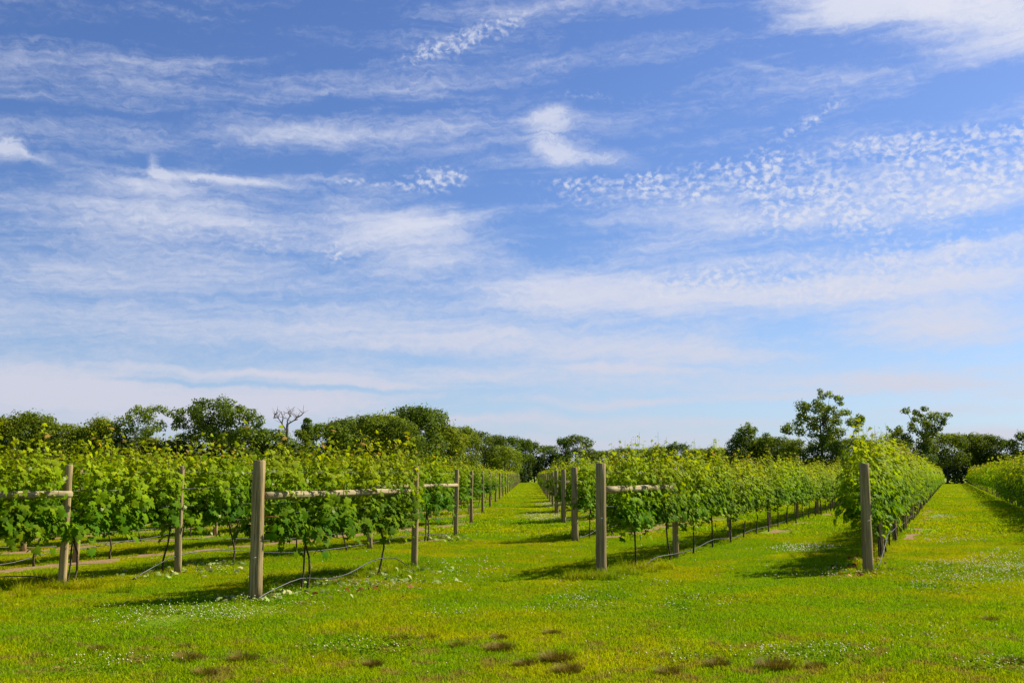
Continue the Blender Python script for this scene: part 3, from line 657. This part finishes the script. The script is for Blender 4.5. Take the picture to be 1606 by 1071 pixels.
# ------------------------------------------------------------------ grapevines (x along row, y across, z up)
def vine_parts(seed, bushy=1.0, light=0.0, far=False, rail=None):
    g = np.random.default_rng(seed); r = random.Random(seed)
    tr = MB(); x, y = 0.0, 0.0; pts = []
    lx, ly = r.uniform(-.16, .16), r.uniform(-.04, .04)
    for i in range(8):
        u = i / 7; pts.append((lx * u + .045 * math.sin(u * 6 + seed) + r.uniform(-.012, .012), ly * u + .02 * math.sin(u * 5 + seed * 2), -.02 + .84 * u))
    tr.tube(pts, [.024, .018, .015, .015, .014, .015, .018, .022], 7, jit=.12)
    top = np.array(pts[-1])
    if r.random() < .2:
        off = r.uniform(.05, .12) * r.choice((-1, 1)); p2 = [(lx * u + off * (1 - u) + .02 * math.sin(u * 6), ly * u + .02, -.02 + .82 * u) for u in np.linspace(0, 1, 6)]
        tr.tube(p2, [.016, .013, .012, .012, .012, .014], 6, jit=.12)
    for s_ in (-1, 1):
        L = .92; c = [top + np.array((s_ * L * u, .02 * math.sin(u * 6 + seed), -.02 + .03 * math.sin(u * 5))) for u in np.linspace(0, 1, 6)]
        tr.tube(c, [.019, .016, .014, .012, .010, .007], 6, jit=.1)
    ca = MB(); P = []; age = []; ax = []
    ns = int(36 * bushy)
    for i in range(ns):
        x0 = -1.0 + 2.0 * (i + r.random()) / ns; hgt = r.gauss(1.20, .13) + .10 * math.sin(x0 * 4 + seed)
        if r.random() < .13: hgt += r.uniform(.1, .3)
        hgt = min(hgt * (1 - .12 * abs(x0) ** 3), 1.62)
        if r.random() < .10 * abs(x0): continue
        y0 = r.gauss(0, .05); dx, dy = r.gauss(0, .08), r.gauss(0, .10); ph = r.uniform(0, 6); n = 9
        down = r.random() < .34 + .22 * math.sin(x0 * 5 + seed * 1.7); cp = []
        if down: hgt = r.uniform(.25, .72); sy = r.choice((-1, 1))
        for j in range(n):
            u = j / (n - 1)
            if down: cp.append(np.array((x0 + dx * u * 2, y0 + sy * (.12 * math.sin(u * 3)) + .1 * sy * u, .84 + .18 * math.sin(u * 2.4) - hgt * .7 * u ** 1.5)))
            else:
                spread = math.sin(min(u * 1.25, 1) * PI) * dy * 1.6
                cp.append(np.array((x0 + dx * u + .03 * math.sin(u * 5 + ph), y0 + spread + .02 * math.sin(u * 6 + ph), .84 + hgt * u)))
        ca.tube(cp, [.0045 - .003 * j / (n - 1) for j in range(n)], 3, col=(.16, .14, .04), caps=False)
        nl = int((27 if not down else 14) * (1 if not far else .26)); 
        for j in range(nl):
            u = (j + r.random()) / nl; f = u * (n - 1); a = int(min(f, n - 2)); b = cp[a] + (cp[a + 1] - cp[a]) * (f - a)
            lat = 2 if (u < .75 and not far) else 1
            for _ in range(lat):
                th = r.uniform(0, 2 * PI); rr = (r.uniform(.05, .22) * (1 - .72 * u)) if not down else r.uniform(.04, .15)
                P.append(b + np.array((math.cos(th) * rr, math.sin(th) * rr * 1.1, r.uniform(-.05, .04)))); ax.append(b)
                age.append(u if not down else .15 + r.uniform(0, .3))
    P = np.array(P); ax = np.array(ax); age = np.array(age); n = len(P)
    out = (P - ax); out[:, 1] += P[:, 1] * .8; out[:, 2] = 0
    N_ = out * (4.0, 5.0, 0) + np.array((0, 0, .75)) + g.normal(0, .42, (n, 3))
    T_ = out * 2 + np.array((0, 0, -.7)) + g.normal(0, .45, (n, 3))
    size = (.086 - .041 * age) * (.55 + 1.1 * g.uniform(0, 1, n) ** 1.3) * (2.3 if far else 1.0)
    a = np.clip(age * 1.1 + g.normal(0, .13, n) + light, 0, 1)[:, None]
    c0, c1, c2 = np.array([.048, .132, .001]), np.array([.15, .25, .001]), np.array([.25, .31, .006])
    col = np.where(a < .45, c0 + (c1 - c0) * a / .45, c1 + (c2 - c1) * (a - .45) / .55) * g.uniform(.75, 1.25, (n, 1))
    red = (age > .85) & (g.uniform(0, 1, n) < .07); col[red] = (.33, .22, .04)
    pale = (g.uniform(0, 1, n) < .05) & (size < .06); col[pale] = (.36, .40, .16)  # sparse pale leaves: bright foliage highlights put into the leaf colour
    if rail:
        kp = ~((P[:, 1] < .05) & (P[:, 2] > rail - .15) & (P[:, 2] < rail + .13) & (g.uniform(0, 1, n) < .74) & ((P[:, 0] < .15) | (seed != 400))); P, N_, T_, size, col = P[kp], N_[kp], T_[kp], size[kp], col[kp]
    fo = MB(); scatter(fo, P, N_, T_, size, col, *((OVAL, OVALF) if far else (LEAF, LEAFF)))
    return tr, ca, fo
NV = 9
near_v = []
for i in range(NV):
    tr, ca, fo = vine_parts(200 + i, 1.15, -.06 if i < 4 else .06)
    near_v.append((tr.mesh('vine_trunk', [M_bark], True), ca.mesh('vine_canes', [M_vine]), fo.mesh('vine_foliage', [M_vine])))
rail_v = []
for i in range(5):
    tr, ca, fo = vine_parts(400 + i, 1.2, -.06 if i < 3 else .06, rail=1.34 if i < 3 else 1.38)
    rail_v.append((tr.mesh('vine_trunk', [M_bark], True), ca.mesh('vine_canes', [M_vine]), fo.mesh('vine_foliage', [M_vine])))
far_src = []
for i in range(5):
    tr, ca, fo = vine_parts(300 + i, .95, .04, True)
    n0 = fo.n; F = np.vstack(fo.F); V = np.vstack(fo.V); Cc = np.vstack(fo.C)
    V2 = np.vstack(tr.V); F2 = np.vstack(tr.F) + n0
    far_src.append(mk('far_vine', np.vstack([V, V2]), np.vstack([F, F2]), [M_vine, M_bark], np.concatenate([np.zeros(len(F)), np.ones(len(F2))]), np.vstack([Cc, np.vstack(tr.C)])))
allv = []
for k, sd_, st, d, ss in rows:
    for j, s in enumerate(ss):
        if (sd_, k) == ('L', 2): s = (1.0, 3.1)[j] if j < 2 else s
        p = st + d * s
        if (sd_, k) == ('L', 2): p = lerp(LA, P400, .26 if j == 0 else .735) if j < 2 else p
        if k == 0 and j == 0: p = p - NRM * .14
        if k == 1: p = p + NRM * .28 * min(1, s / 4)
        if (sd_, k) == ('L', 2) and j >= 2: continue
        px, py = pxof(p.x, p.y); vis = -75 < px < 1680
        allv.append((p.y if vis else p.y + 1000, k, sd_, j, p))
allv.sort(key=lambda a: a[0])
def heights(k):
    return {-1: (1.28, -.28), 0: (1.10, 0.0), 3: (1.04, -.03)}.get(k, (1.0, 0.0))
looks = ['with bare lower trunk', 'with a crooked dark trunk', 'with drooping lower shoots', 'with tall upright shoots', 'with dense dark lower leaves', 'with yellow-green shoot tips']
near_list = allv[:300]; far_list = [a for a in allv[300:] if not (a[0] > 1000 and a[4].y > 60)]
G_V = 'grapevines trained along the trellis rows'
for (yy, k, sd_, j, p) in near_list:
    i = rnd.randrange(4) if (sd_ == 'L') else 4 + rnd.randrange(5)
    zs, zo = heights(k); flip = rnd.choice((0, PI))
    root = empty('grapevine', (p.x, p.y, 0), ang + flip)
    tr, ca, fo = near_v[i]
    railed = (sd_ == 'L' and k == 2) or (k == 1 and j < 3) or (k == 3 and sd_ == 'L' and (j < 1 or pxof(p.x, p.y)[0] < 130)) or (sd_ == 'R' and 2 < k < 5 and j < 3)
    if railed: tr, ca, fo = rail_v[(1 + j % 2) if sd_ == 'L' else 3 + j % 2]; flip = 0; root.rotation_euler.z = ang
    if (sd_, k) == ('L', 2): tr, ca, fo = rail_v[j]
    nm = side_name(k, sd_); far = j >= (14 if k < 2 else 9) or k > 6
    if (sd_, k) == ('L', 2): lab = ('vine under the long brace nearest the alley, crooked trunk leaning left', 'vine under the long brace beside the thick nearest post')[j]
    elif k == -1 and not far: lab = 'leafy grapevine, %s counted from the right edge along %s' % (ordn[j + 1], nm)
    elif far: lab = 'leafy grapevine far along %s, one of many alike' % nm
    else: lab = 'leafy grapevine, %s from the alley end of %s' % (ordn[j + 1], nm) if k > 0 else 'leafy grapevine, %s from the near end of %s' % (ordn[j + 1], nm)
    tag(root, lab, 'grapevine', (G_V + ', ' + nm) if far else G_V)
    q0 = 1.0 + (0 if railed else rnd.uniform(-.06, .07))
    root.scale = (1.06, 1.0 + (.15 if k == 0 else .5 if k < 0 else 0), zs * q0)
    a = link('trunk', tr, root); b = link('cane', ca, root); c = link('foliage', fo, root)
    if zo: b.location.z = zo; c.location.z = zo
fP, fi, fr, fs = [], [], [], []
for (yy, k, sd_, j, p) in far_list:
    zs, zo = heights(k); fP.append((p.x, p.y, zo * .6)); fi.append(rnd.randrange(5)); fr.append((0, 0, ang + rnd.choice((0, PI)))); fs.append((1.08, 1.0, zs * rnd.uniform(.94, 1.06)))
gn_scatter('distant_grapevines', fP, fi, fr, fs, far_src, 'distant rows of leafy green grapevines further back in the vineyard', 'grapevines')
# long shoots waving above the first rows
print('vines', len(allv), 'near', len(near_list), 'far', len(fP))

# ------------------------------------------------------------------ trees
def crown(mb, clumps, nleaf, size, c_lo, c_hi, g, wy=1.0):
    for (cx, cy, cz, r) in clumps:
        n = max(12, int(nleaf * (r ** 2))); v = g.normal(0, 1, (n, 3)); v /= np.linalg.norm(v, axis=1, keepdims=True)
        rad = r * np.where(g.uniform(0, 1, n) < .09, g.uniform(.95, 1.35, n), g.uniform(.35, 1.0, n) ** .5) * (1 + .18 * np.sin(v[:, 0] * 7 + cx) * np.sin(v[:, 2] * 8 + cy))
        P = np.array((cx, cy, cz)) + v * rad[:, None] * (1, 1, .8)
        N_ = v + g.normal(0, .5, (n, 3)) + (0, 0, .35); T_ = g.normal(0, 1, (n, 3))
        m_ = np.clip(g.normal(.5, .28, (n, 1)) + g.normal(0, .14), 0, 1); col = np.array(c_lo) * (1 - m_) + np.array(c_hi) * m_
        scatter(mb, P, N_, T_, size * g.uniform(.6, 1.4, n), col, OVAL * (1.3, 1, 1), OVALF)
def limbs(mb, clumps, base_h, r0, g, H, sides=6):
    # trunk
    top = np.array((g.normal(0, .2), g.normal(0, .2), H * .62)); pts = [np.array((0, 0, -.2)), np.array((g.normal(0, .1), g.normal(0, .1), base_h)), (np.array((0, 0, base_h)) + top) / 2 + g.normal(0, .15, 3), top]
    mb.tube(pts, [r0 * 1.15, r0 * .85, r0 * .6, r0 * .3], 8)
    for (cx, cy, cz, r) in clumps:
        e = np.array((cx, cy, cz)); zz = max(base_h, min(H * .6, cz - .75 * math.hypot(cx, cy) - .3)); f = (zz - base_h) / (H * .62 - base_h + 1e-6)
        s_ = np.array((0, 0, base_h)) * (1 - f) + top * f; m_ = (s_ + e) / 2 + (0, 0, -.12 * np.linalg.norm(e - s_)) + g.normal(0, .15, 3)
        mb.tube([s_, m_, e], [r0 * .30, r0 * .16, r0 * .05], 5, caps=False)
OL = ((.050, .082, .006), (.20, .25, .016)); DK = ((.036, .068, .008), (.155, .21, .018)); LT = ((.075, .12, .006), (.30, .34, .018))
def tree_meshes(seed, H, Wd, style, pal, n=34, lsize=.23, dens=120, lowest=.18):
    g = np.random.default_rng(seed); cl = []
    for i in range(n):
        u = g.uniform(lowest, 1) ** .85; env = {'round': math.sin(min(1, max(.05, (u - lowest * .5) / (1.02 - lowest * .5))) * PI) ** .6, 'cone': (1.05 - u) ** .8 * 1.1, 'wide': (.55 + .6 * u) * (1 - max(0, u - .7) * 2.3)}[style]
        a = g.uniform(0, 2 * PI); rr = Wd / 2 * env * g.uniform(.45, 1) ** .7; r = Wd * g.uniform(.09, .21)
        cl.append((rr * math.cos(a) * .9, rr * math.sin(a) * .9, min(u * H, H - r * .6), r))
    w = MB(); limbs(w, cl[::2], H * .18, H * .022, g, H); c = MB(); crown(c, cl, dens, lsize, *pal, g)
    return w.mesh('tree_trunk', [M_trunk], True), c.mesh('tree_crown', [M_tree])
kinds = {'a': tree_meshes(1, 10, 9, 'round', OL), 'b': tree_meshes(2, 10, 8, 'round', DK), 'c': tree_meshes(3, 10, 10.5, 'round', LT, 40), 'd': tree_meshes(4, 10, 7, 'round', DK, 30),
         'e': tree_meshes(5, 10, 11, 'wide', OL, 42), 'f': tree_meshes(6, 10, 4.2, 'cone', DK, 26), 'g': tree_meshes(7, 10, 8.5, 'wide', DK, 36), 'h': tree_meshes(8, 10, 6.0, 'cone', OL, 28)}
G_T = 'trees along the far edge of the vineyard'
def add_tree(px, top, kind, sx, label, dz=0.0, name='tree'):
    Y = treez(px) + dz; H = hat(px, top, Y); r = empty(name, ((px - CX) / FPX * Y, Y, 0), rnd.uniform(0, 6)); a, b = kinds[kind]
    f = H / 10.2; r.scale = (f * sx * 1.12, f * sx * 1.12, f); link('trunk', a, r); link('crown', b, r); tag(r, label, 'tree', G_T)
T = [(-20, 650, 'a', .9, 'olive tree cut by the left edge of the view'), (8, 655, 'c', .8, 'small light tree just inside the left edge'), (52, 646, 'e', .8, 'rounded olive tree, tallest near the left edge'), (98, 662, 'a', 1.0, 'broad olive tree right of the rounded one at left'),
     (135, 672, 'c', .8, 'low bushy tree between two olive trees at left'), (158, 656, 'c', .6, 'small bright green tree left of the airy layered tree'), (182, 662, 'h', .8, 'narrow brownish tree beside the airy layered tree'),
     (300, 678, 'b', 1.0, 'dark tree filling below the left limbs of the big oak', 3), (365, 675, 'g', 1.0, 'dark tree filling below the right limbs of the big oak', 3), (232, 684, 'a', 1.0, 'low olive tree below the airy layered tree', 3), (270, 690, 'b', 1.1, 'dark low tree in the gap left of the big oak'), (398, 668, 'b', .95, 'dark tree against the right flank of the big oak'), (428, 672, 'a', .8, 'grey green tree left of the dead snag'),
     (482, 654, 'f', .9, 'narrow dark pointed tree right of the dead snag'), (470, 672, 'h', 1.2, 'dusty green tree below the dead snag'), (512, 662, 'a', .9, 'mid green tree at the start of the dense wood'), (540, 658, 'g', .8, 'dark spreading tree in the left part of the wood'),
     (570, 652, 'e', .85, 'yellowish olive tree left of the highest crowns'), (602, 650, 'c', .75, 'light olive tree left of the tall dark crown'), (645, 637, 'g', .95, 'tall dark crown at the top of the central wood'), (676, 641, 'b', .95, 'dense tall tree at the right shoulder of the wood'),
     (625, 655, 'a', .8, 'olive tree below the highest crowns of the wood', -6), (700, 668, 'c', .8, 'lighter green tree stepping down from the wood', -5), (722, 668, 'a', .9, 'rounded tree where the wood begins to drop'), (748, 675, 'b', .9, 'dark tree on the falling right slope of the wood'),
     (776, 682, 'g', .75, 'dark tree with a sky gap beside it'), (801, 684, 'd', .9, 'slim tree above the left rows near the alley'), (792, 700, 'c', .9, 'light bush-like tree at the left of the alley end', -14), (822, 688, 'g', .6, 'small dark pine-like tree over the alley end'),
     (838, 692, 'd', .8, 'dark tree right over the alley end'), (856, 698, 'b', 1.1, 'low dark tree just right of the alley end'), (880, 686, 'd', .6, 'thin airy tree left of the rounded pair'), (905, 682, 'b', 1.0, 'rounded dark tree standing above the far right rows'),
     (945, 706, 'a', 1.3, 'low far tree behind the thick dark post'), (975, 702, 'b', 1.3, 'low dark tree right of the thick dark post'), (1005, 704, 'g', 1.2, 'flat topped far tree above the short brace'), (1035, 699, 'a', 1.2, 'far tree above the right part of the short brace'), (1062, 695, 'd', 1.3, 'highest of the low far trees in the middle distance'),
     (1090, 703, 'a', 1.3, 'olive far tree left of a paler one'), (1118, 702, 'c', 1.2, 'pale blue green far tree left of the pointed tree'), (1140, 712, 'a', 1.3, 'low far tree at the foot of the pointed tree'),      (1198, 684, 'a', .8, 'olive tree at the right foot of the pointed tree', 4),
     (1215, 684, 'a', 1.0, 'round olive tree between pointed and tall open trees'), (1243, 688, 'a', .8, 'olive tree at the left foot of the tall open tree', -5), (1268, 700, 'b', .9, 'dark tree under the tall open tree', -6), (1300, 690, 'b', .9, 'dark tree under the right side of the open tree', -5),
     (1335, 686, 'a', .8, 'olive tree right of the tall open tree'), (1362, 690, 'c', .7, 'light low tree behind the grey right post'), (1385, 694, 'h', .9, 'small grey green tree left of the forked tree'), (1405, 688, 'b', .8, 'dark tree at the left foot of the forked tree', -5), (1440, 694, 'd', .9, 'dark tree at the base of the forked tree', -4),
     (1480, 678, 'a', .95, 'dense tree right of the forked tree', -3), (1502, 680, 'b', .85, 'dark tree closing the end of the right lane'), (1530, 679, 'a', .9, 'rounded tree over the start of the shaded row'), (1552, 682, 'g', .7, 'brownish tree above the shaded row'), (1576, 688, 'b', .8, 'dark low tree above the shaded row near the right edge'), (1606, 676, 'd', .9, 'dark tree at the right edge of the view'), (1640, 672, 'b', 1, 'tree just outside the right edge'), (-60, 652, 'b', 1, 'tree just outside the left edge')]
for e in T: add_tree(*e)
def px_tree(px0, base_px, clumps, Y, pal, label, name, dens=95, lsize=.26, limb=.2, extra=()):
    """a tree with its own crown: clumps given as (x, y, radius) read off the photograph, spread in depth"""
    g = np.random.default_rng(int(px0)); s = Y / FPX; cl = []
    for (x, y, r) in clumps: cl.append(((x - px0) * s, g.uniform(-.5, .5) * 5, hat(x, y, Y), r * s * 1.03))
    cl += [(a_ + g.normal(0, r_ * .6), b_ + g.normal(0, .8), c_ + g.normal(0, r_ * .45), r_ * .62) for a_, b_, c_, r_ in list(cl)]
    H = max(c[2] for c in cl) + .5; w = MB(); limbs(w, [c_ for c_ in cl[::3] if abs(c_[0]) < H * .3], H * .22, limb, g, H); c = MB(); crown(c, cl, dens * 2.2, lsize * .82, *pal, g)
    r = empty(name, ((px0 - CX) / FPX * Y, Y, 0)); link('trunk', w.mesh('tree_trunk', [M_trunk], True), r); link('crown', c.mesh('tree_crown', [M_tree]), r); tag(r, label, 'tree', G_T)
k1 = .1557
big = [(a * k1 + 1120, b * k1 + 600, c * k1) for a, b, c in [(860, 240, 70), (920, 270, 50), (1060, 140, 48), (1130, 130, 40), (1050, 200, 60), (1190, 170, 35), (1250, 160, 38), (1240, 220, 30), (1000, 280, 60), (1090, 270, 70), (1180, 270, 60), (900, 340, 60), (1000, 370, 60), (1110, 360, 75), (1200, 320, 50), (1280, 300, 42), (1320, 300, 35),
     (1250, 390, 70), (1340, 400, 60), (1420, 370, 45), (1450, 345, 38), (1400, 430, 50), (1500, 415, 24), (1430, 480, 26), (780, 440, 60), (840, 400, 60), (740, 480, 42), (710, 510, 24), (850, 490, 60), (940, 450, 60), (960, 530, 45), (1040, 460, 50), (1120, 450, 60), (1230, 480, 60), (1310, 490, 60), (1260, 560, 60), (1100, 540, 70), (1180, 560, 60), (1100, 640, 90), (1210, 650, 90), (1000, 620, 60)]]
px_tree(1285, 0, big, 176, ((.060, .095, .010), (.23, .28, .028)), 'tall open tree with airy uneven crown, highest on the right', 'tree', 100, .27, .34)
fk = [(a * .1557 + 1356, b * .1557 + 620, c * .1557) for a, b, c in [(380, 180, 20), (430, 150, 42), (480, 180, 38), (500, 240, 38), (570, 140, 36), (540, 150, 20), (590, 200, 30), (690, 190, 45), (760, 190, 40), (800, 195, 26), (640, 250, 55), (720, 250, 60), (760, 280, 34), (560, 300, 55), (640, 310, 50), (700, 330, 45), (490, 300, 42), (600, 370, 60), (690, 370, 40), (540, 400, 40), (420, 350, 50), (340, 340, 42), (290, 370, 40), (220, 360, 26), (340, 400, 50), (260, 430, 50), (420, 420, 60), (320, 470, 70), (440, 500, 70), (560, 460, 60), (640, 450, 60), (600, 540, 80), (500, 570, 70)]]
px_tree(1447, 0, fk, 181, ((.060, .095, .010), (.22, .27, .025)), 'forked tree with lopsided crown reaching up at right', 'tree', 105, .27, .3)
oak = [(a * .1868 + 250, b * .1868 + 600, c * .1868) for a, b, c in [(500, 150, 60), (550, 160, 50), (440, 170, 45), (380, 180, 55), (300, 190, 60), (330, 240, 70), (260, 240, 50), (200, 270, 60), (150, 300, 50), (130, 350, 45), (200, 340, 60), (280, 320, 80), (380, 270, 80), (480, 240, 80), (570, 240, 80), (640, 210, 50), (640, 280, 70), (720, 240, 50), (760, 250, 50), (800, 290, 50), (840, 320, 35), (720, 310, 70), (780, 340, 50), (540, 320, 80), (440, 340, 80), (340, 380, 70), (260, 400, 50), (620, 370, 70), (700, 390, 60), (480, 420, 80), (560, 440, 80), (400, 450, 60), (640, 460, 70), (740, 420, 50), (500, 520, 80), (620, 530, 80)]]
px_tree(338, 0, oak, 127, ((.032, .066, .008), (.16, .21, .016)), 'big spreading oak, tallest tree on the left', 'oak_tree', 120, .22, .34)
lay = [(a * .1868, b * .1868 + 600, c * .1868) for a, b, c in [(1220, 215, 45), (1330, 215, 50), (1380, 245, 40), (1150, 235, 50), (1250, 260, 60), (1040, 260, 40), (1060, 310, 60), (980, 320, 50), (1150, 300, 60), (1320, 290, 50), (1230, 340, 60), (1100, 370, 60), (1000, 380, 60), (1330, 360, 50), (1300, 420, 60), (1180, 420, 60), (1060, 440, 60), (970, 440, 50), (1380, 400, 30), (1240, 470, 40), (1050, 500, 60), (960, 520, 50)]]
px_tree(217, 0, lay, 124, ((.045, .09, .008), (.19, .25, .016)), 'airy layered tree left of the big oak', 'tree', 110, .21, .2)
pt = [(a * k1 + 1120, b * k1 + 600, c * k1) for a, b, c in [(320, 430, 35), (290, 470, 50), (350, 480, 50), (250, 505, 50), (400, 510, 50), (480, 535, 35), (220, 560, 60), (300, 560, 70), (380, 580, 70), (460, 590, 60), (160, 620, 60), (240, 640, 75), (330, 650, 85), (430, 660, 85), (500, 640, 50), (140, 690, 60), (230, 710, 75), (330, 730, 85), (430, 740, 75), (500, 720, 60)]]
px_tree(1170, 0, pt, 190, OL, 'broad pointed green tree standing left of the tall open tree', 'tree', 110, .27, .3)
# dead snag
def snag():
    Y = 134; s = Y / FPX; w = MB(); g = np.random.default_rng(3); x0 = 450
    def c(a, b): return np.array(((a * .1868 + 250 - x0) * s, 0, hat(0, b * .1868 + 600, Y)))
    w.tube([np.array((0, 0, -.1)), c(1072, 520), c(1078, 400), c(1078, 345)], [.28, .24, .2, .15], 7)
    for br in ([(1072, 400), (1035, 345), (1000, 300), (975, 262)], [(1078, 345), (1070, 320), (1100, 280), (1105, 250)], [(1078, 350), (1130, 315), (1165, 290), (1180, 240)], [(1035, 345), (1040, 300), (1030, 245)], [(1165, 290), (1200, 270), (1215, 245)], [(975, 262), (955, 300)], [(1100, 280), (1085, 250)], [(1000, 300), (985, 290), (970, 300)], [(1130, 315), (1165, 310)]):
        pts = [c(*p) + (0, g.uniform(-.4, .4), 0) for p in br]; w.tube(pts, [.10 * (1 - .7 * i / (len(pts) - 1)) for i in range(len(pts))], 5)
        for tw in range(5):
            i = g.integers(1, len(pts)); b0 = pts[i - 1] + (pts[i] - pts[i - 1]) * g.uniform(.2, 1); dv = np.array((g.normal(0, .6), g.normal(0, .4), g.uniform(.3, 1.1)))
            w.tube([b0, b0 + dv * .5 + (g.normal(0, .12), 0, 0), b0 + dv], [.035, .025, .012], 4, caps=False)
    o = link('dead_tree', w.mesh('dead_tree', [M_dead], True), loc=((x0 - CX) / FPX * Y, Y, 0)); tag(o, 'bare dead tree with forked leafless branches above the vines', 'tree')
snag()
# undergrowth closing the foot of the wood
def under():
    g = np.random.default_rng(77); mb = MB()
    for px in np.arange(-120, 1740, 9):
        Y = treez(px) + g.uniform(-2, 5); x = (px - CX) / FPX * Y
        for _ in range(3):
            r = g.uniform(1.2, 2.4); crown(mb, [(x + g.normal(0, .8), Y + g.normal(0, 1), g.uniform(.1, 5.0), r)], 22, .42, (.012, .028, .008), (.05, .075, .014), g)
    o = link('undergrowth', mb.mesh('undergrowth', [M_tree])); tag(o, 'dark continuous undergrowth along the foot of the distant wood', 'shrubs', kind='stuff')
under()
